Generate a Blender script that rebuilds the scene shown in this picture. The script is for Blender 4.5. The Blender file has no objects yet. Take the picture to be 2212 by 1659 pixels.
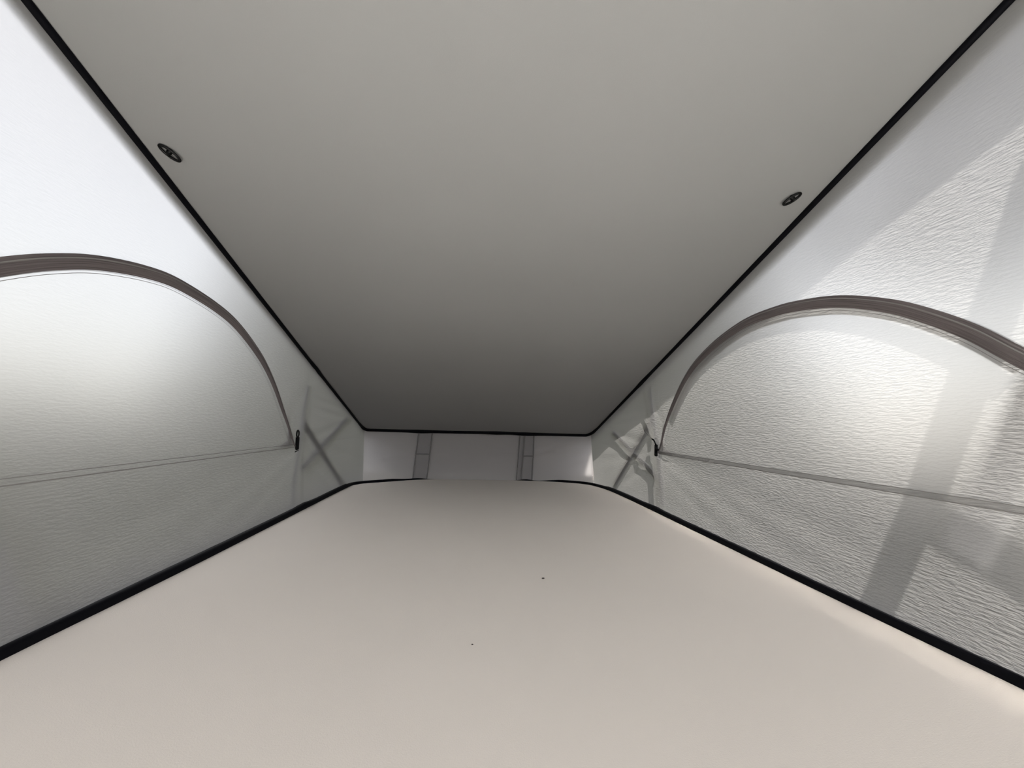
import bpy, bmesh, math, random
from mathutils import Vector, Matrix, noise
random.seed(7)
SC = bpy.context.scene
COL = SC.collection

# ------------------------------------------------------------------ camera
CAM_Z = 0.29414
cd = bpy.data.cameras.new('camera')
cd.sensor_fit = 'HORIZONTAL'; cd.sensor_width = 36.0
cd.lens = 830.0 / 2212.0 * 36.0
cd.clip_start = 0.01
cam = bpy.data.objects.new('camera', cd); COL.objects.link(cam)
rx, uy, fw = Vector((0.99476, -0.098613, 0.026991)), Vector((-0.036957, -0.100671, 0.994233)), Vector((0.095327, 0.990021, 0.103788))
M = Matrix((rx, uy, -fw)).transposed().to_4x4(); M.translation = (0, 0, CAM_Z)
cam.matrix_world = M
SC.camera = cam

# ------------------------------------------------------------------ light
SUN = Vector((0.20, -0.47, 0.86)).normalized()          # direction towards the sun
SUN_STRENGTH = 5.2
SKY_STRENGTH = 0.82
EXPOSURE = 2.7
w = bpy.data.worlds.new('world'); SC.world = w; w.use_nodes = True
nt = w.node_tree; nt.nodes.clear()
out = nt.nodes.new('ShaderNodeOutputWorld'); bg = nt.nodes.new('ShaderNodeBackground')
sky = nt.nodes.new('ShaderNodeTexSky'); sky.sky_type = 'NISHITA'; sky.sun_disc = False
sky.sun_elevation = math.asin(SUN.z); sky.sun_rotation = math.atan2(SUN.x, SUN.y)
sky.air_density = 1.0; sky.dust_density = 3.0; sky.ozone_density = 1.0
mul = nt.nodes.new('ShaderNodeMix'); mul.data_type = 'RGBA'; mul.blend_type = 'MULTIPLY'; mul.inputs['Factor'].default_value = 1
mul.inputs['B'].default_value = (0.12, 0.12, 0.12, 1)
mix = nt.nodes.new('ShaderNodeMix'); mix.data_type = 'RGBA'; mix.inputs['Factor'].default_value = 0.5
mix.inputs['B'].default_value = (0.97, 0.92, 0.87, 1)
nt.links.new(sky.outputs[0], mul.inputs['A']); nt.links.new(mul.outputs['Result'], mix.inputs['A'])
nt.links.new(mix.outputs['Result'], bg.inputs['Color']); nt.links.new(bg.outputs[0], out.inputs[0])
bg.inputs['Strength'].default_value = SKY_STRENGTH
sl = bpy.data.lights.new('sun', 'SUN'); sl.energy = SUN_STRENGTH; sl.angle = math.radians(0.6); sl.color = (1.0, 0.96, 0.90)
so = bpy.data.objects.new('sun', sl); COL.objects.link(so)
so.rotation_euler = SUN.to_track_quat('Z', 'Y').to_euler()
SC.cycles.use_adaptive_sampling = True; SC.cycles.adaptive_threshold = 0.04
SC.cycles.max_bounces = 7; SC.cycles.diffuse_bounces = 4; SC.cycles.transmission_bounces = 4; SC.cycles.glossy_bounces = 1
vs = SC.view_settings
vs.view_transform = 'Standard'; vs.look = 'None'; vs.exposure = EXPOSURE; vs.gamma = 1.0; vs.use_curve_mapping = False

# ------------------------------------------------------------------ materials
def new_mat(name):
    m = bpy.data.materials.new(name); m.use_nodes = True
    m.node_tree.nodes.clear()
    o = m.node_tree.nodes.new('ShaderNodeOutputMaterial')
    return m, m.node_tree, o
def N(t, typ, **kw):
    n = t.nodes.new(typ)
    for k, v in kw.items(): n.inputs[k].default_value = v
    return n
def objcoords(t, scale):
    tc = t.nodes.new('ShaderNodeTexCoord'); mp = t.nodes.new('ShaderNodeMapping')
    mp.inputs['Scale'].default_value = scale
    t.links.new(tc.outputs['Object'], mp.inputs['Vector'])
    return mp.outputs[0]
def plain(name, col, rough=0.6, spec=0.4, bump=0.0, scale=200.0, vary=0.0, vscale=6.0):
    m, t, o = new_mat(name)
    p = N(t, 'ShaderNodeBsdfPrincipled', Roughness=rough); p.inputs['Specular IOR Level'].default_value = spec
    p.inputs['Base Color'].default_value = (*col, 1)
    v = objcoords(t, (1, 1, 1))
    if vary:
        n = N(t, 'ShaderNodeTexNoise', Scale=vscale, Detail=2.0); t.links.new(v, n.inputs['Vector'])
        r = t.nodes.new('ShaderNodeMapRange'); r.inputs['To Min'].default_value = 1 - vary; r.inputs['To Max'].default_value = 1 + vary
        t.links.new(n.outputs['Fac'], r.inputs['Value'])
        x = t.nodes.new('ShaderNodeVectorMath'); x.operation = 'SCALE'; x.inputs[0].default_value = col
        t.links.new(r.outputs[0], x.inputs['Scale']); t.links.new(x.outputs[0], p.inputs['Base Color'])
    if bump:
        n = N(t, 'ShaderNodeTexNoise', Scale=scale, Detail=2.0); t.links.new(v, n.inputs['Vector'])
        b = N(t, 'ShaderNodeBump', Strength=bump, Distance=0.001)
        t.links.new(n.outputs['Fac'], b.inputs['Height']); t.links.new(b.outputs[0], p.inputs['Normal'])
    t.links.new(p.outputs[0], o.inputs[0])
    return m
def fabric(name, refl, trans, fac, clear=.65, bump=1.0, dist=0.0016):
    """woven tent cloth: reflects on both faces and lets diffuse light through; crepe relief runs lengthwise"""
    m, t, o = new_mat(name)
    d = N(t, 'ShaderNodeBsdfDiffuse'); d.inputs['Color'].default_value = (*refl, 1)
    tr = N(t, 'ShaderNodeBsdfTranslucent'); tr.inputs['Color'].default_value = (*trans, 1)
    mx = N(t, 'ShaderNodeMixShader', Fac=fac)
    rf = N(t, 'ShaderNodeBsdfRefraction', Roughness=0.75, IOR=1.2); rf.inputs['Color'].default_value = (*trans, 1)
    mt = N(t, 'ShaderNodeMixShader', Fac=clear)
    tc = t.nodes.new('ShaderNodeTexCoord'); sp = t.nodes.new('ShaderNodeSeparateXYZ'); t.links.new(tc.outputs['Object'], sp.inputs[0])
    ad = t.nodes.new('ShaderNodeMath'); t.links.new(sp.outputs['X'], ad.inputs[0]); t.links.new(sp.outputs['Y'], ad.inputs[1])
    def crepe(sy, sz, detail):
        my = t.nodes.new('ShaderNodeMath'); my.operation = 'MULTIPLY'; my.inputs[1].default_value = sy; t.links.new(ad.outputs[0], my.inputs[0])
        mz = t.nodes.new('ShaderNodeMath'); mz.operation = 'MULTIPLY'; mz.inputs[1].default_value = sz; t.links.new(sp.outputs['Z'], mz.inputs[0])
        cb = t.nodes.new('ShaderNodeCombineXYZ'); t.links.new(my.outputs[0], cb.inputs[0]); t.links.new(mz.outputs[0], cb.inputs[1])
        n = N(t, 'ShaderNodeTexNoise', Scale=1.0, Detail=detail, Roughness=0.6); n.noise_dimensions = '2D'
        t.links.new(cb.outputs[0], n.inputs['Vector'])
        return n
    n1 = crepe(68, 290, 2.0); n2 = crepe(7, 14, 0.0)
    hs = t.nodes.new('ShaderNodeMath'); hs.operation = 'MULTIPLY_ADD'; hs.inputs[1].default_value = .5 * .004 / dist
    t.links.new(n2.outputs['Fac'], hs.inputs[0]); t.links.new(n1.outputs['Fac'], hs.inputs[2])
    b1 = N(t, 'ShaderNodeBump', Strength=bump, Distance=dist); t.links.new(hs.outputs[0], b1.inputs['Height'])
    t.links.new(b1.outputs[0], tr.inputs['Normal'])
    t.links.new(d.outputs[0], mx.inputs[1]); t.links.new(tr.outputs[0], mt.inputs[1]); t.links.new(rf.outputs[0], mt.inputs[2])
    t.links.new(mt.outputs[0], mx.inputs[2]); t.links.new(mx.outputs[0], o.inputs[0])
    return m
MAT = {}
MAT['fabric'] = fabric('tent_fabric', (0.25, 0.246, 0.24), (0.90, 0.89, 0.87), 0.295, clear=.835, dist=.0042)
MAT['hem'] = fabric('hem_cloth', (0.25, 0.246, 0.24), (0.92, 0.91, 0.89), 0.55, clear=.84, dist=.0032)
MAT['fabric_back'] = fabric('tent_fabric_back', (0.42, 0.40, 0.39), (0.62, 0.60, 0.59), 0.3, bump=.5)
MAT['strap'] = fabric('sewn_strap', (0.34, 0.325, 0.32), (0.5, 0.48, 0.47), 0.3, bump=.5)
MAT['black'] = plain('black_rubber', (0.0025, 0.0025, 0.004), 0.6, 0.08)
MAT['plastic'] = plain('black_plastic', (0.004, 0.004, 0.004), 0.45, 0.2)
MAT['ceiling'] = plain('ceiling_liner', (0.28, 0.278, 0.278), 0.85, 0.2, bump=.12, scale=900, vary=.04, vscale=3.0)
MAT['bed'] = plain('bed_cover', (0.69, 0.64, 0.57), 0.8, 0.2, bump=.25, scale=700, vary=.03, vscale=4.0)
MAT['edge'] = plain('strap_edge', (0.19, 0.18, 0.175), 0.9, 0.05)
MAT['thread'] = plain('seam_thread', (0.23, 0.22, 0.21), 0.8, 0.2)
MAT['paint'] = plain('dark_paint', (0.014, 0.014, 0.014), 0.9, 0.05)
MAT['hinge'] = plain('dark_metal', (0.05, 0.05, 0.05), 0.5, 0.3)
MAT['shell'] = plain('white_shell', (0.72, 0.72, 0.72), 0.35, 0.5)
MAT['metal'] = plain('pale_metal', (0.80, 0.80, 0.80), 0.4, 0.5)
MAT['ground'] = plain('concrete', (0.22, 0.215, 0.205), 0.9, 0.2, vary=.1, vscale=.6)
MAT['grass'] = plain('grass', (0.014, 0.014, 0.012), 0.95, 0.1, vary=.2, vscale=3)
MAT['bounce_pad'] = plain('white_bounce', (0.84, 0.83, 0.81), 0.9, 0.1)
MAT['dash'] = plain('dashboard', (0.80, 0.79, 0.77), 0.7, 0.3)
MAT['leaf_screen'] = plain('screen_leaves', (0.026, 0.028, 0.022), 0.9, 0.1, vary=.3, vscale=8)
MAT['bark'] = plain('bark', (0.10, 0.08, 0.06), 0.9, 0.1, vary=.3, vscale=10)
MAT['crumb'] = plain('crumb', (0.06, 0.05, 0.045), 0.8, 0.2)
def zip_mat():
    m, t, o = new_mat('zipper_tape')
    p = N(t, 'ShaderNodeBsdfPrincipled', Roughness=0.45)
    uv = t.nodes.new('ShaderNodeUVMap'); mp = t.nodes.new('ShaderNodeMapping'); mp.inputs['Scale'].default_value = (9, 14, 1)
    n = N(t, 'ShaderNodeTexNoise', Scale=1.0, Detail=3.0); cr = t.nodes.new('ShaderNodeValToRGB')
    cr.color_ramp.elements[0].position = .3; cr.color_ramp.elements[0].color = (0.095, 0.078, 0.078, 1)
    cr.color_ramp.elements[1].position = .7; cr.color_ramp.elements[1].color = (0.19, 0.165, 0.16, 1)
    t.links.new(uv.outputs[0], mp.inputs[0]); t.links.new(mp.outputs[0], n.inputs['Vector'])
    t.links.new(n.outputs['Fac'], cr.inputs[0]); t.links.new(cr.outputs[0], p.inputs['Base Color'])
    tr = N(t, 'ShaderNodeBsdfTranslucent'); t.links.new(cr.outputs[0], tr.inputs['Color'])
    mx = N(t, 'ShaderNodeMixShader', Fac=0.25)
    b = N(t, 'ShaderNodeBump', Strength=.5, Distance=.001); t.links.new(n.outputs['Fac'], b.inputs['Height']); t.links.new(b.outputs[0], p.inputs['Normal'])
    t.links.new(p.outputs[0], mx.inputs[1]); t.links.new(tr.outputs[0], mx.inputs[2]); t.links.new(mx.outputs[0], o.inputs[0])
    return m
MAT['zip'] = zip_mat()
def glass_mat():
    m, t, o = new_mat('windscreen_glass')
    tr = N(t, 'ShaderNodeBsdfTransparent'); tr.inputs['Color'].default_value = (.85, .9, .88, 1)
    g = N(t, 'ShaderNodeBsdfGlossy', Roughness=.05); mx = N(t, 'ShaderNodeMixShader', Fac=.06)
    t.links.new(tr.outputs[0], mx.inputs[1]); t.links.new(g.outputs[0], mx.inputs[2]); t.links.new(mx.outputs[0], o.inputs[0])
    return m
MAT['glass'] = glass_mat()

# ------------------------------------------------------------------ helpers
def link(name, me, mat, parent=None, smooth=True):
    if mat: me.materials.append(MAT[mat])
    for p in me.polygons: p.use_smooth = smooth
    o = bpy.data.objects.new(name, me); COL.objects.link(o)
    if parent: o.parent = parent
    return o
def mesh(name, verts, faces, mat, parent=None, smooth=True, uvs=None):
    me = bpy.data.meshes.new(name); me.from_pydata([tuple(v) for v in verts], [], faces); me.update()
    if uvs:
        l = me.uv_layers.new(name='UVMap')
        for lp in me.loops: l.data[lp.index].uv = uvs[lp.vertex_index]
    return link(name, me, mat, parent, smooth)
def tag(o, label, cat=None, kind=None, group=None):
    o['label'] = label
    if cat: o['category'] = cat
    if kind: o['kind'] = kind
    if group: o['group'] = group
    return o
def empty(name, loc=(0, 0, 0)):
    o = bpy.data.objects.new(name, None); COL.objects.link(o); o.location = loc
    return o
def boxbm(bm, x0, x1, y0, y1, z0, z1):
    vs_ = [bm.verts.new((x, y, z)) for x in (x0, x1) for y in (y0, y1) for z in (z0, z1)]
    for f in ((0, 1, 3, 2), (4, 6, 7, 5), (0, 4, 5, 1), (2, 3, 7, 6), (0, 2, 6, 4), (1, 5, 7, 3)):
        bm.faces.new([vs_[i] for i in f])
def bmobj(name, bm, mat, parent=None, smooth=False, bevel=0.0):
    if bevel: bmesh.ops.bevel(bm, geom=bm.edges[:], offset=bevel, segments=2, affect='EDGES')
    bmesh.ops.recalc_face_normals(bm, faces=bm.faces[:])
    me = bpy.data.meshes.new(name); bm.to_mesh(me); bm.free()
    return link(name, me, mat, parent, smooth)
def catmull(pts, n=10):
    r = []
    P = [pts[0]] + list(pts) + [pts[-1]]
    for i in range(1, len(P) - 2):
        for k in range(n):
            t = k / n
            q = []
            for a, b, c, d in zip(P[i - 1], P[i], P[i + 1], P[i + 2]):
                q.append(.5 * (2 * b + (c - a) * t + (2 * a - 5 * b + 4 * c - d) * t * t + (3 * b - a - 3 * c + d) * t ** 3))
            r.append(tuple(q))
    r.append(tuple(pts[-1]))
    return r
def tube(name, pts, rad, mat, parent=None, seg=8, up=(0, 0, 1), flat=1.0, closed=False):
    """tube along a polyline; rad is a number or a list; flat squashes it along `up`"""
    pts = [Vector(p) for p in pts]; n = len(pts); V = []; F = []
    for i, p in enumerate(pts):
        a = pts[(i - 1) % n] if closed or i else p; b = pts[(i + 1) % n] if closed or i < n - 1 else p
        d = (b - a).normalized(); u = Vector(up); s = d.cross(u).normalized(); u2 = s.cross(d)
        r = rad[i] if isinstance(rad, (list, tuple)) else rad
        for k in range(seg):
            t = 2 * math.pi * (k + .5) / seg
            V.append(p + s * math.cos(t) * r + u2 * math.sin(t) * r * flat)
    for i in range(n if closed else n - 1):
        for k in range(seg):
            j = (i + 1) % n
            F.append((i * seg + k, i * seg + (k + 1) % seg, j * seg + (k + 1) % seg, j * seg + k))
    if not closed:
        F.append(tuple(range(seg))[::-1]); F.append(tuple((n - 1) * seg + k for k in range(seg)))
    return mesh(name, V, F, mat, parent)
def interp(tab, x):
    if x <= tab[0][0]: return tab[0][1]
    for (a, fa), (b, fb) in zip(tab, tab[1:]):
        if x <= b: return fa + (fb - fa) * (x - a) / (b - a)
    return tab[-1][1]
def gauss(d, s): return math.exp(-d * d / (2 * s * s))
def segdist(p, a, b):
    ax, ay = a; bx, by = b; px, py = p
    dx, dy = bx - ax, by - ay; L = dx * dx + dy * dy
    t = max(0, min(1, ((px - ax) * dx + (py - ay) * dy) / L))
    return math.hypot(px - ax - t * dx, py - ay - t * dy), t

# ------------------------------------------------------------------ the roof and the cloth walls
TILT = 0.33219; H0 = 0.96018; TT = math.tan(TILT)
Y_BACK = 2.068; Y_FRONT = -0.75
def zc(y): return H0 - y * TT
def ridges(y, z, side):
    """folds and creases of the cloth, metres towards the inside"""
    d = 0.0
    pl = [(1.405, .50), (1.395, .40), (1.362, .28), (1.35, .20), (1.352, -.02)]      # the long fold before the rear gusset
    for a, b in zip(pl, pl[1:]):
        pass
    m = min(segdist((y, z), a, b)[0] for a, b in zip(pl, pl[1:]))
    d += .0035 * gauss(m, .011)
    fan = [((1.33, .20), (.62, .10), .0030, .016), ((1.30, .19), (.70, .03), .0030, .014), ((1.33, .16), (.95, .02), .0025, .012),
           ((1.31, .20), (.85, .17), .0022, .012), ((1.36, .22), (1.85, .29), .0030, .010), ((1.37, .21), (1.95, .12), .0030, .012),
           ((1.37, .19), (1.7, .03), .0035, .012), ((1.42, .33), (1.75, .30), .0022, .008), ((1.42, .36), (1.70, .345), .002, .007),
           ((1.55, .2), (2.03, .2), .0025, .012), ((1.36, .42), (1.28, .30), .003, .012)]
    for a, b, amp, s in fan:
        m, t = segdist((y, z), a, b); d += amp * gauss(m, s) * (.4 + .6 * math.sin(math.pi * min(1, .15 + .8 * t)))
    d += .004 * noise.noise((y * 5, z * 7, side * 9.0)) * (1 if y > 1.3 else .5)
    d -= .010 * math.sin(math.pi * max(0, min(1, z / max(.05, zc(y))))) * max(0, min(1, (y + .7) * .8)) * max(0, min(1, (2.06 - y) * 3))
    edge = min(1, max(0, (zc(y) - z) / .03)) * min(1, max(0, z / .03 + .3)) * min(1, max(0, (Y_BACK - y) / .04))
    return d * edge
def wall_x(side, y, z):
    t = z / zc(y)
    x = -0.553 - .010 * t if side < 0 else 0.660 - .020 * t
    return x - side * ridges(y, z, side)
def wp(side, y, z, inset=0.0): return Vector((wall_x(side, y, z) - side * inset, y, z))

ARCH_L = [(.245, .212), (.30, .315), (.385, .405), (.485, .469), (.545, .502), (.607, .527), (.687, .545), (.761, .550), (.871, .538), (.96, .513), (1.063, .459), (1.149, .389), (1.219, .312), (1.279, .234), (1.291, .207)]
ARCH_R = [(.245, .212), (.30, .315), (.387, .397), (.432, .441), (.481, .478), (.529, .507), (.596, .536), (.66, .553), (.751, .565), (.867, .561), (1.001, .523), (1.123, .46), (1.241, .349), (1.315, .237), (1.327, .207)]
Z_SILL = .207
def build_side(side, name, label, arch_pts):
    arch = catmull(arch_pts, 10)
    y0, y1 = arch[0][0], arch[-1][0]
    def zt(y):
        return interp(arch, y) if y0 < y < y1 else Z_SILL
    ys = set()
    y = Y_FRONT
    while y < Y_BACK: ys.add(round(y, 4)); y += .02 if y < 1.2 else .01
    for p in arch: ys.add(round(p[0], 4))
    ys |= {Y_BACK}
    ys = sorted(ys)
    def grid(yr, zlo, zhi, rows):
        V = []; F = []
        for y in yr:
            a, b = zlo(y), zhi(y)
            for k in range(rows + 1): V.append(wp(side, y, a + (b - a) * k / rows))
        for i in range(len(yr) - 1):
            for k in range(rows):
                q = (i * (rows + 1) + k, (i + 1) * (rows + 1) + k, (i + 1) * (rows + 1) + k + 1, i * (rows + 1) + k + 1)
                F.append(q if side < 0 else q[::-1])
        return V, F
    V1, F1 = grid(ys, lambda y: -.06, lambda y: Z_SILL, 16)
    V2, F2 = grid(ys, zt, lambda y: zc(y) + .004, 26)
    n = len(V1)
    wall = mesh(name, V1 + V2, F1 + [tuple(i + n for i in f) for f in F2], 'fabric')
    tag(wall, label, kind='structure')
    yw = [y for y in ys if y0 <= y <= y1]
    flap = grid(yw, lambda y: Z_SILL, zt, 24)
    return wall, arch, flap
wall_left, arch_l, flap_l = build_side(-1, 'wall_left', 'bright pale grey cloth side wall on the left with an arched zipped flap', ARCH_L)
wall_right, arch_r, flap_r = build_side(1, 'wall_right', 'sunlit pale cloth side wall on the right crossed by bar shadows', ARCH_R)

def ribbon(name, side, path, w0, w1, mat, parent, inset, crown=0.0, across=6):
    """cloth strip along path (y,z), from offset w0(i) to w1(i) inwards of the arch"""
    V = []; F = []; UV = []; n = len(path); s = 0.0
    for i, (y, z) in enumerate(path):
        a = path[max(0, i - 1)]; b = path[min(n - 1, i + 1)]
        dy, dz = b[0] - a[0], b[1] - a[1]; L = math.hypot(dy, dz) or 1; ny, nz = dz / L, -dy / L
        if i: s += math.hypot(y - path[i - 1][0], z - path[i - 1][1])
        for k in range(across + 1):
            t = k / across; o = w0(i / (n - 1)) + (w1(i / (n - 1)) - w0(i / (n - 1))) * t
            V.append(wp(side, y + ny * o, z + nz * o, inset + crown * math.sin(math.pi * t))); UV.append((s, t))
    for i in range(n - 1):
        for k in range(across):
            F.append((i * (across + 1) + k, i * (across + 1) + k + 1, (i + 1) * (across + 1) + k + 1, (i + 1) * (across + 1) + k))
    o = mesh(name, V, F, mat, parent, uvs=UV)
    return o
def line_path(z, ya, yb, n=60, sag=0.0): return [(ya + (yb - ya) * i / n, z - sag * math.sin(math.pi * i / n)) for i in range(n + 1)]

def build_window(side, name, label, arch, flap):
    root = empty(name, (0, 0, 0)); tag(root, label, kind='structure')
    mesh('window_flap', flap[0], flap[1], 'fabric', root)
    y1, z1 = arch[-1]
    W = lambda t: interp([(0, .022), (.70, .022), (.82, .018), (.93, .010), (1, .006)], t)
    tape = ribbon('zipper_tape', side, arch, lambda t: 0.0, W, 'zip', root, .004, crown=.002)
    tape['label'] = 'brown grey zipper tape curving over the flap'
    mid = [(p[0], p[1]) for p in arch]
    ribbon('zipper_coil', side, mid, lambda t: W(t) * .22, lambda t: W(t) * .30, 'thread', tape, .0065, across=2)
    # hem seam following the zipper, inside the flap
    off = lambda t: W(t) + .005
    ribbon('hem_seam', side, arch[3:-8], lambda t: .0262, lambda t: .0270, 'thread', root, .002, across=1)
    ribbon('hem_seam', side, arch[3:-8], lambda t: .0225, lambda t: .0231, 'thread', root, .002, across=1)
    # hem across the foot of the flap: doubled cloth strip between two stitched lines
    yb = y1 - .004
    band = root if side < 0 else ribbon('sill_hem', side, line_path(.2125, .26, yb), lambda t: 0, lambda t: .0095, 'hem', root, .003, across=2)
    ribbon('sill_seam', side, line_path(.2130, .26, yb), lambda t: 0, lambda t: .0013, 'thread', band, .0045, across=1)
    ribbon('sill_seam', side, line_path(.2045, .26, yb), lambda t: 0, lambda t: .0018, 'thread', band, .0045, across=1)
    # darker cloth patch in the flap corner behind the slider
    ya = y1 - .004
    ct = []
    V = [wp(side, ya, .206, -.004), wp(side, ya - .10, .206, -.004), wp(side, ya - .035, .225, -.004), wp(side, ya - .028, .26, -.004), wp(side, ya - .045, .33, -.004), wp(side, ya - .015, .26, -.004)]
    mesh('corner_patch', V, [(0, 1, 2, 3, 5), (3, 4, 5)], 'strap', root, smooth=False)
    # storm flap on the outside, over the zip
    if side > 0: ribbon('storm_flap', side, arch[20:-20], lambda t: .002, lambda t: .034, 'fabric', root, -.008, across=3)
    # slider at the rear end of the zip
    sb = bmesh.new(); s = side
    x = wall_x(side, y1, .22)
    boxbm(sb, -.004, .004, -.0065, .0065, -.021, .021)
    sl_ = bmobj('zipper_slider', sb, 'plastic', root, bevel=.0018); sl_.location = (x - s * .010, y1 + .006, .215); sl_['label'] = 'black zipper slider'
    sl_.rotation_euler = (math.radians(4), 0, 0)
    if side < 0:
        ring = [(0, .008 * math.cos(a), .030 + .011 * math.sin(a)) for a in [i * math.pi / 8 for i in range(16)]]
        tube('pull_ring', ring, .0026, 'plastic', sl_, seg=6, up=(1, 0, 0), closed=True)
        tube('pull_bar', [(-.001, -.010, -.026), (-.001, .012, -.024)], .0016, 'plastic', sl_, seg=6)
    else:
        ring = [(-.002, -.002, .020), (-.003, .008, .031), (-.003, .016, .036), (-.003, .026, .037)]
        tube('pull_ring', ring, .0030, 'plastic', sl_, seg=6, up=(1, 0, 0))
        tube('pull_cord', [(-.004, .026, .037), (-.008, .05, .050), (-.01, .075, .064)], .0014, 'thread', sl_, seg=6, up=(1, 0, 0))
        b2 = bmesh.new(); boxbm(b2, -.003, .003, -.016, .006, .000, .007); bmobj('slider_nose', b2, 'plastic', sl_, bevel=.001)
    return root
build_window(-1, 'window_1', 'arched zipped window flap in the left cloth wall', arch_l, flap_l)
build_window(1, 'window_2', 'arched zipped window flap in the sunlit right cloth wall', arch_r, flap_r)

# back wall
XBL, XBR = -0.556, 0.648
def back_y(x, z):
    d = 0.0
    for a, b, amp, s in (((-.45, .10), (-.28, .125), .003, .007), ((-.21, .13), (-.12, .14), .003, .006), ((.33, .135), (.62, .245), .005, .008),
                         ((.10, .14), (.24, .155), .003, .007), ((.33, .15), (.45, .16), .003, .006), ((-.22, .02), (-.1, .03), .003, .008), ((.42, .05), (.6, .12), .003, .012)):
        m, _ = segdist((x, z), a, b); d += amp * gauss(m, s)
    d += .004 * noise.noise((x * 6, z * 8, 3.3))
    e = min(1, max(0, (x - XBL) / .03)) * min(1, max(0, (XBR - x) / .03)) * min(1, max(0, (.26 - z) / .03))
    return Y_BACK - d * e
nx, nz = 120, 34
V = []; F = []
for i in range(nx + 1):
    x = XBL + (XBR - XBL) * i / nx
    for k in range(nz + 1):
        z = -.06 + (zc(Y_BACK) + .004 + .06) * k / nz
        V.append((x if 0 < i < nx else (wall_x(-1, Y_BACK, z) if i == 0 else wall_x(1, Y_BACK, z)), back_y(x, z), z))
for i in range(nx):
    for k in range(nz): F.append((i * (nz + 1) + k, (i + 1) * (nz + 1) + k, (i + 1) * (nz + 1) + k + 1, i * (nz + 1) + k + 1))
wall_back = tag(mesh('wall_back', V, F, 'fabric_back'), 'low shaded grey cloth wall at the far end with sewn straps', kind='structure')
def strap(xt0, xt1, xb0, xb1, fold):
    V = []; F = []; n = 24; zt_ = zc(Y_BACK) - .004
    for k in range(n + 1):
        z = zt_ * (1 - k / n) - .01 * k / n; t = k / n
        a = xt0 + (xb0 - xt0) * t; b = xt1 + (xb1 - xt1) * t
        bul = .004 * gauss(z - .13, .012) if fold else 0
        for j in range(5):
            x = a + (b - a) * j / 4; V.append((x, back_y(x, z) - .004 - bul - (.0015 if j in (0, 4) else 0), z))
    for k in range(n):
        for j in range(4): F.append((k * 5 + j, k * 5 + j + 1, k * 5 + j + 6, k * 5 + j + 5))
    o = mesh('strap', V, F, 'strap', wall_back)
    for e in (0, 4):
        tube('strap_seam', [Vector(V[k * 5 + e]) + Vector((0, -.002, 0)) for k in range(n + 1)], .0030, 'edge', o, seg=5, up=(0, 1, 0))
    if fold: tube('strap_fold', [Vector(V[11 * 5 + j]) + Vector((0, -.004, 0)) for j in range(5)], .0030, 'edge', o, seg=5)
    return o
strap(-.283, -.213, -.303, -.232, True)
strap(.250, .274, .236, .260, False)
strap(.276, .326, .262, .319, True)

# front wall behind the viewpoint: its big window is unzipped, leaving a cloth border
V = []; F = []; n = 24
def front_pt(i, k):
    t = i / n; z = -.06 + (zc(Y_FRONT) + .06) * k / n
    a, b = wall_x(-1, Y_FRONT, z), wall_x(1, Y_FRONT, z)
    return (a + (b - a) * t, Y_FRONT - .03 * math.sin(math.pi * t) * math.sin(math.pi * k / n), z)
for i in range(n + 1):
    for k in range(n + 1): V.append(front_pt(i, k))
for i in range(n):
    for k in range(n):
        u, v = (i + .5) / n, (k + .5) / n
        if abs(u - .5) < .46 and .14 < v < .98: continue
        F.append((i * (n + 1) + k, i * (n + 1) + k + 1, (i + 1) * (n + 1) + k + 1, (i + 1) * (n + 1) + k))
tag(mesh('wall_front', V, F, 'fabric'), 'pale cloth end wall behind the viewpoint with its window unzipped', kind='structure')

# ceiling liner with the outer roof shell as its part
OV = 0.042; LIP = 0.006; YE0, YE1 = Y_FRONT - .08, Y_BACK + .12
XO0, XO1 = -0.563 - .018, 0.640 + OV
nrm = Vector((0, math.sin(TILT), math.cos(TILT)))
V = []; F = []; nxx, nyy = 24, 60
for i in range(nxx + 1):
    for k in range(nyy + 1):
        x = -.60 + 1.28 * i / nxx; y = -.80 + (2.10 + .80) * k / nyy
        V.append((x, y, zc(y)))
for i in range(nxx):
    for k in range(nyy): F.append((i * (nyy + 1) + k, i * (nyy + 1) + k + 1, (i + 1) * (nyy + 1) + k + 1, (i + 1) * (nyy + 1) + k))
ceiling = tag(mesh('ceiling', V, F, 'ceiling'), 'sloping smooth grey ceiling liner running down to the far end', kind='structure')
bm = bmesh.new()
def roofbox(x0, x1, y0, y1, d0, d1):
    """box in roof axes: d measured down from the liner"""
    vs_ = [bm.verts.new((x, y, zc(y) - d)) for x in (x0, x1) for y in (y0, y1) for d in (d0, d1)]
    for f in ((0, 1, 3, 2), (4, 6, 7, 5), (0, 4, 5, 1), (2, 3, 7, 6), (0, 2, 6, 4), (1, 5, 7, 3)): bm.faces.new([vs_[i] for i in f])
roofbox(XO0, XO1, YE0, YE1, -.005, -.05)
roofbox(XO0 - .01, XO0, YE0, YE1, LIP, -.05); roofbox(XO1, XO1 + .01, YE0, YE1, LIP, -.05)
roofbox(XO0, XO1, YE0 - .01, YE0, LIP, -.05); roofbox(XO0, XO1, YE1, YE1 + .01, .19, -.05)
bmobj('roof_shell', bm, 'shell', ceiling)

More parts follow.
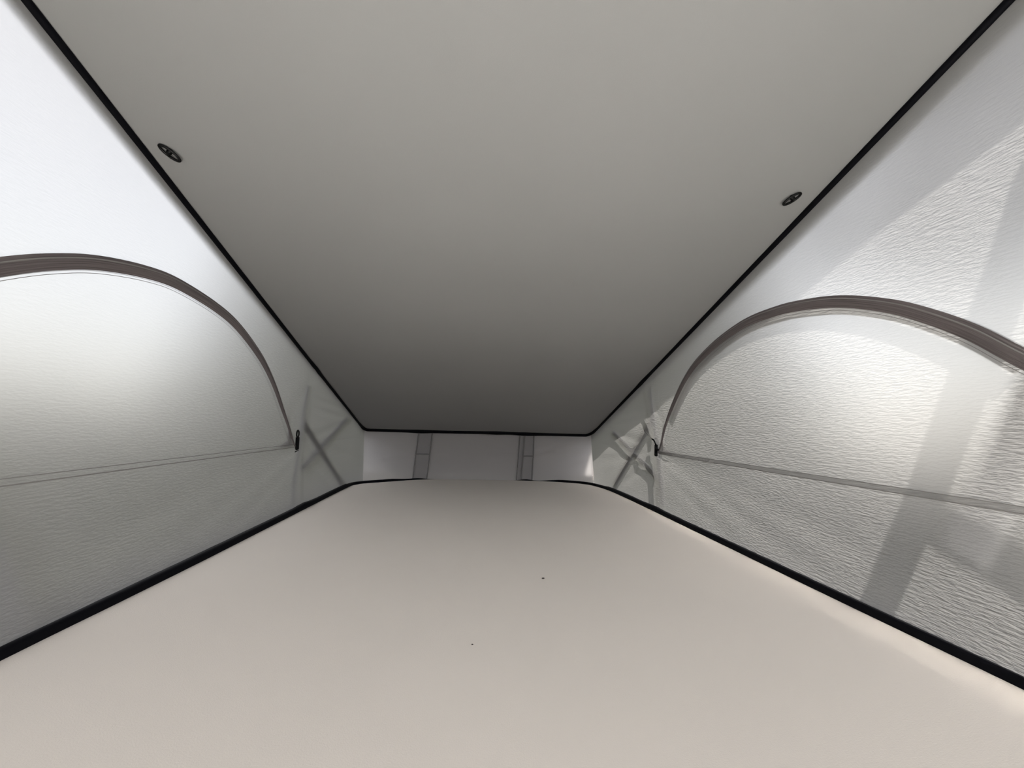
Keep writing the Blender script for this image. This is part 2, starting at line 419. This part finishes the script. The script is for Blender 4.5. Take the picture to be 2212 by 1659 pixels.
# black edging where cloth meets liner
side_l = [(-.563, y) for y in (Y_FRONT, -.3, .1, .5, .9, 1.2, 1.38, 1.44, 1.55, 1.75, 1.90, 1.97)]
path = side_l + [(-.560, 2.03), (-.545, 2.062), (-.51, 2.076), (-.46, 2.076), (-.33, 2.072), (-.26, 2.070), (-.1, 2.062), (.09, 2.056), (.16, 2.056), (.22, 2.060), (.30, 2.066), (.45, 2.070), (.56, 2.070), (.605, 2.064), (.630, 2.03), (.638, 1.97)] \
    + [(.640, y) for y in (1.88, 1.7, 1.5, 1.44, 1.38, 1.2, .9, .5, .1, -.3, Y_FRONT)]
path = catmull(path, 6)
rad = []; pts = []
for x, y in path:
    back = max(0, min(1, (y - 1.95) / .08))
    r = .0062 + .0022 * back + .003 * back * (gauss(x + .28, .04) + gauss(x - .12, .03) + gauss(x - .29, .04))
    r += .002 * gauss(y - 1.41, .03)
    rad.append(r); pts.append((x, min(y, 2.062), zc(min(y, 2.062)) - .004))
trim = tube('trim_1', pts, rad, 'black', None, seg=10)
tag(trim, 'thin black edging along the sloping ceiling and across its far end', kind='structure')

# ------------------------------------------------------------------ the bed platform and its black edging
bed_out = [(-.545, .54), (-.541, .70), (-.538, .9), (-.538, 1.3), (-.538, 1.55), (-.537, 1.74), (-.530, 1.845), (-.495, 1.892), (-.428, 1.937), (-.341, 1.994), (-.25, 2.040), (-.15, 2.052),
           (.08, 2.056), (.22, 2.054), (.33, 2.042), (.43, 2.022), (.52, 1.985), (.588, 1.935), (.630, 1.80), (.642, 1.62), (.646, 1.4), (.648, 1.1), (.650, .7), (.654, .42)]
bed_c = catmull([(-.545, .20)] + bed_out + [(.654, .20)], 5)
bm = bmesh.new()
top = [bm.verts.new((x, y, 0)) for x, y in bed_c]; bot = [bm.verts.new((x, y, -.06)) for x, y in bed_c]
bm.faces.new(top[::-1]); bm.faces.new(bot)
n = len(top)
for i in range(n): bm.faces.new((top[i], top[(i + 1) % n], bot[(i + 1) % n], bot[i]))
te = [e for e in bm.edges if all(v in set(top) for v in e.verts)]
bmesh.ops.bevel(bm, geom=te, offset=.004, segments=3, affect='EDGES')
bed = bmobj('bed_platform', bm, 'bed', None, smooth=False)
tag(bed, 'wide smooth beige bed surface filling the bottom of the view', 'bed')
# edging: a soft black strip between bed and cloth
def off_poly(pts, d):
    r = []
    for i, p in enumerate(pts):
        a = pts[max(0, i - 1)]; b = pts[min(len(pts) - 1, i + 1)]
        dx, dy = b[0] - a[0], b[1] - a[1]; L = math.hypot(dx, dy)
        r.append((p[0] - dy / L * d, p[1] + dx / L * d))
    return r
inner = off_poly(bed_c, .000); outer = off_poly(bed_c, .016)
V = []; F = []
for i, ((x, y), (x2, y2)) in enumerate(zip(inner, outer)):
    corner = 1 if x < -.25 or x > .36 else 0
    mid = gauss(x + .265, .03) + gauss(x - .285, .03)
    h = .015 + .004 * gauss(y - 1.36, .03)
    if y > 1.80:
        h = .012 * max(0, min(1, (abs(x - .04) - .30) / .12)) + .007 * mid
    top = -.002 + h
    x2 = max(-.557, min(.660, x2)); y2 = min(2.063, y2)
    V += [(x, y, -.05), (x, y, top - .004), (x + (x2 - x) * .25, y + (y2 - y) * .25, top), (x2, y2, top), (x2, y2, -.05)]
for i in range(len(inner) - 1):
    for k in range(5): F.append((i * 5 + k, i * 5 + (k + 1) % 5, i * 5 + 5 + (k + 1) % 5, i * 5 + 5 + k))
tag(mesh('trim_2', V, F, 'black', None), 'black edging strip between the beige bed surface and the cloth walls', kind='structure')

# ------------------------------------------------------------------ fittings on the ceiling
def buckle(x, y, ang, label):
    r = empty('strap_buckle', (0, 0, 0)); tag(r, label, 'buckle', group='black buckles on the ceiling')
    ax = Vector((math.cos(ang), math.sin(ang) * math.cos(TILT), -math.sin(ang) * math.sin(TILT))); ay = nrm.cross(ax)
    B = Matrix((ax, ay, nrm)).transposed().to_4x4(); B.translation = Vector((x, y, zc(y))); r.matrix_world = B
    oval = [(.0145 * math.cos(a) + 0,   .0068 * math.sin(a), -.006 - .003 * math.cos(a)) for a in [i * 2 * math.pi / 28 for i in range(28)]]
    tube('ring', oval, .0023, 'plastic', r, seg=8, closed=True)
    tube('centre_bar', [(.0005, -.0068, -.006), (-.0015, 0, -.0075), (.0005, .0068, -.006)], .0026, 'plastic', r, seg=8)
    b = bmesh.new(); bmesh.ops.create_cone(b, cap_ends=True, segments=14, radius1=.004, radius2=.0045, depth=.006)
    o = bmobj('screw_stud', b, 'plastic', r); o.location = (-.001, 0, -.003)
    return r
buckle(-.522, .655, math.radians(45), 'small black oval buckle on the ceiling by the left cloth wall')
buckle(.587, .638, math.radians(135), 'small black oval buckle on the ceiling by the right cloth wall')

def crumb(x, y, s, label):
    b = bmesh.new(); bmesh.ops.create_icosphere(b, subdivisions=2, radius=s)
    for v in b.verts: v.co *= 1 + .35 * noise.noise(v.co * 900); v.co.z *= .45; v.co.x *= 1.3
    o = bmobj('crumb', b, 'crumb', None, smooth=True); o.location = (x, y, s * .4)
    tag(o, label, 'crumb', group='crumbs on the bed')
crumb(.144, .764, .0022, 'dark crumb on the middle of the beige bed surface')
crumb(.009, .548, .0011, 'tiny dark crumb on the bed nearer the viewpoint')

# ------------------------------------------------------------------ lifting gear outside the cloth (seen as shadows on it)
def bar_between(name, side, gap, a, b, width, mat, parent, thick=.006):
    (ya, za), (yb, zb) = a, b
    d = Vector((0, yb - ya, zb - za)).normalized(); u = Vector((0, -d.z, d.y)) * width / 2
    xs = [wall_x(side, ya + (yb - ya) * i / 20, za + (zb - za) * i / 20) for i in range(21)]
    x0 = (min(xs) if side < 0 else max(xs)) + side * gap
    X = lambda z: x0
    bm = bmesh.new(); vs_ = []
    for p, z in ((Vector((0, ya, za)), za), (Vector((0, yb, zb)), zb)):
        for s in (-1, 1):
            for t in (0, thick): q = p + u * s; vs_.append(bm.verts.new((X(z) + side * t, q.y, q.z)))
    for f in ((0, 1, 3, 2), (4, 6, 7, 5), (0, 4, 5, 1), (2, 3, 7, 6), (0, 2, 6, 4), (1, 5, 7, 3)): bm.faces.new([vs_[i] for i in f])
    return bmobj(name, bm, mat, parent)
KS, KD = -SUN.y / SUN.x, SUN.z / SUN.x
def lift_gear(side, gap_f, gap_r, shift, label, label2):
    sy, sz = (-KS * (gap_f + .003), KD * (gap_f + .003)) if shift else (0, 0)
    f = lambda y, z: (y + sy, z + sz)
    g = empty('lifting_arm', (0, 0, 0)); tag(g, label, 'lifting arm')
    bar_between('arm', side, gap_f, f(.661, -.15), f(.330, .66), .046, 'metal', g)
    bar_between('lower_link', side, gap_f + .008, f(.525, .195), f(-.25, -.06), .036, 'metal', g)
    sy2, sz2 = (-KS * (gap_r + .003), KD * (gap_r + .003)) if shift else (0, 0)
    h = lambda y, z: (y + sy2, z + sz2)
    e = empty('scissor_hinge', (0, 0, 0)); tag(e, label2, 'hinge')
    if shift:
        bars = [((1.80, .245), (1.37, .092), .022), ((1.40, .30), (1.79, .005), .028), ((1.415, .42), (1.385, .24), .022), ((1.385, .24), (1.345, .0), .030)]
    else:
        bars = [((1.37, .283), (1.80, .008), .026), ((1.83, .302), (1.39, .122), .024), ((1.40, .41), (1.345, .0), .02)]
    for i, (a, b, wd) in enumerate(bars):
        bar_between('hinge_bar', side, gap_r + .005 * i, h(*a), h(*b), wd, 'hinge', e, thick=.004)
lift_gear(1, .06, .003, True, 'roof lifting arm outside the right cloth wall', 'crossed roof hinge outside the rear of the right cloth wall')
lift_gear(-1, .04, .010, False, 'roof lifting arm outside the left cloth wall', 'crossed roof hinge outside the rear of the left cloth wall')

# ------------------------------------------------------------------ the van below and the ground
van = empty('van_body', (0, 0, 0)); tag(van, 'dark grey van body below the bed', kind='structure')
bm = bmesh.new()
boxbm(bm, -.86, -.566, -.95, 2.9, -.09, -.065); boxbm(bm, .664, .92, -.95, 2.9, -.09, -.065)
boxbm(bm, -.566, .664, 2.09, 2.9, -.09, -.065); boxbm(bm, -.566, .664, -.95, Y_FRONT - .045, -.09, -.065)
bmobj('roof_rim', bm, 'paint', van)
bm = bmesh.new()
boxbm(bm, -.85, -.83, -.4, 2.9, -1.9, -.09); boxbm(bm, .89, .91, -.4, 2.9, -1.9, -.09); boxbm(bm, -.83, .89, 2.86, 2.88, -1.9, -.09)
boxbm(bm, -.88, -.86, -1.75, -.4, -1.9, -.75); boxbm(bm, .92, .94, -1.75, -.4, -1.9, -.75)
boxbm(bm, -.88, .94, -1.77, -1.75, -1.9, -.85); boxbm(bm, -.88, .94, -1.77, 2.9, -1.92, -1.9)
bmobj('side_panels', bm, 'dash', van)
bm = bmesh.new()
q = [bm.verts.new(p) for p in ((-.86, -.95, -.09), (.92, -.95, -.09), (.92, -1.75, -.85), (-.86, -1.75, -.85))]; bm.faces.new(q)
bmobj('windscreen', bm, 'glass', van)
bm = bmesh.new()
prof = [(-1.75, -1.3), (-1.75, -.86), (-1.55, -.80), (-1.25, -.76), (-1.14, -.79), (-1.10, -.88), (-1.16, -1.3)]
A = [bm.verts.new((-.86, y, z)) for y, z in prof]; B_ = [bm.verts.new((.92, y, z)) for y, z in prof]
bm.faces.new(A); bm.faces.new(B_[::-1])
for i in range(len(prof)): bm.faces.new((A[i], A[(i + 1) % len(prof)], B_[(i + 1) % len(prof)], B_[i]))
bmobj('dashboard', bm, 'dash', van)
for sx in (-.42, .48):
    bm = bmesh.new(); boxbm(bm, sx - .26, sx + .26, -.62, -.10, -1.2, -1.05); boxbm(bm, sx - .25, sx + .25, -.12, .02, -1.1, -.56)
    bmobj('seat', bm, 'dash', van)
# unseen white pad added in the opening to bounce sunlight onto the ceiling
V = []; F = []; nn = 30
for i in range(nn + 1):
    for k in range(nn + 1):
        u, v = i / nn, k / nn
        e = min(1, min(u, 1 - u, v, 1 - v) / .10); e = math.sqrt(max(0, 1 - (1 - e) ** 2))
        V.append((-.54 + .98 * u, -.64 + .80 * v, -.54 + .34 * e + .015 * noise.noise((u * 5, v * 4, 2))))
for i in range(nn):
    for k in range(nn): F.append((i * (nn + 1) + k, (i + 1) * (nn + 1) + k, (i + 1) * (nn + 1) + k + 1, i * (nn + 1) + k + 1))
b0 = len(V); V += [(-.54, -.64, -.54), (.44, -.64, -.54), (.44, .16, -.54), (-.54, .16, -.54)]; F.append((b0, b0 + 3, b0 + 2, b0 + 1))
tag(mesh('bounce_pad', V, F, 'bounce_pad'), 'unseen white pad added below the bed edge to bounce light upwards', 'bounce_pad')
bm = bmesh.new(); boxbm(bm, -30, 30, -30, 30, -2.05, -2.0)
tag(bmobj('ground', bm, 'grass'), 'dark grass around the van', kind='structure')
bm = bmesh.new(); boxbm(bm, -1.7, 1.7, -12, -1.2, -2.0, -1.985)  # unseen paler strip, added to bounce light up into the tent
tag(bmobj('bounce_strip', bm, 'ground'), 'unseen grey strip added in front of the van to bounce light', kind='structure')

# unseen dark trees and low hedges, added to block rear and low sky
V = []; F = []; nz_ = 20
ring = catmull([(2.5, -15), (-2.5, -15), (-9, -13.5), (-14, -6), (-11, 0), (-7.5, 3.6), (-4.9, 4.8), (-3.0, 5.0), (0, 5.2), (3.0, 5.0), (4.9, 4.8), (7.5, 3.6), (11, 0), (14, -6), (9, -13.5), (2.5, -15)], 12)
for i, (x, y) in enumerate(ring):
    az = abs(math.atan2(x, y)); top_ = 4.6 * (1 - max(0, min(1, (math.degrees(az) - (29 if x < 0 else 37)) / (14 if x < 0 else 16)))) + (.3 if x < 0 else -.1) + 3.3 * max(0, min(1, (math.degrees(az) - 125) / 25))
    for k in range(nz_ + 1):
        t = min(1, k / nz_ * 1.25); o = 1 + max(0, k / nz_ - .8) * 1.2
        z = -2 + (2 + top_) * t + .35 * noise.noise((x * .8, y * .8, 5)) * t
        n_ = .3 * noise.noise((x * 1.2, y * 1.2, z * 1.2))
        V.append((x * (o + n_ * .08), y * (o + n_ * .08), z))
for i in range(len(ring) - 1):
    for k in range(nz_): F.append((i * (nz_ + 1) + k, (i + 1) * (nz_ + 1) + k, (i + 1) * (nz_ + 1) + k + 1, i * (nz_ + 1) + k + 1))
tag(mesh('leaf_screen', V, F, 'leaf_screen'), 'tall dark leafy screen added around the van to shape its light', kind='structure')

# unseen trunk and leafy crown added to dim the sky on the right
sky_blocker = empty('sky_blocker', (6.6, 3.6, -2.0)); tag(sky_blocker, 'unseen leafy blocker added to the right of the van to dim the sky', kind='structure')
tube('trunk', [(0, 0, 0), (.05, .02, 2.0), (-.05, 0, 4.4), (.1, .1, 6.2)], [.20, .16, .13, .08], 'bark', sky_blocker, seg=10)
V = []; F = []
rt = random.Random(3)
for i in range(150):                       # leaf clumps with gaps of sky between them
    while True:
        c = Vector((rt.uniform(-1, 1), rt.uniform(-1, 1), rt.uniform(-1, 1)))
        if c.length < 1: break
    c = Vector((c.x * 1.9, c.y * 3.0, c.z * 2.1 + 6.0)); r = rt.uniform(.12, .30); n0 = len(V)
    for a in range(3):
        for h in range(6):
            t = h * math.pi / 3 + a * .5; q = (.55, 1.0, .5)[a] * r * rt.uniform(.8, 1.2)
            V.append(c + Vector((q * math.cos(t), q * math.sin(t), (a - 1) * r * .7)))
    for a in range(2):
        for h in range(6): F.append((n0 + a * 6 + h, n0 + a * 6 + (h + 1) % 6, n0 + a * 6 + 6 + (h + 1) % 6, n0 + a * 6 + 6 + h))
    F.append(tuple(n0 + h for h in range(6))[::-1]); F.append(tuple(n0 + 12 + h for h in range(6)))
crown = mesh('crown', V, F, 'leaf_screen', sky_blocker); crown['kind'] = 'stuff'
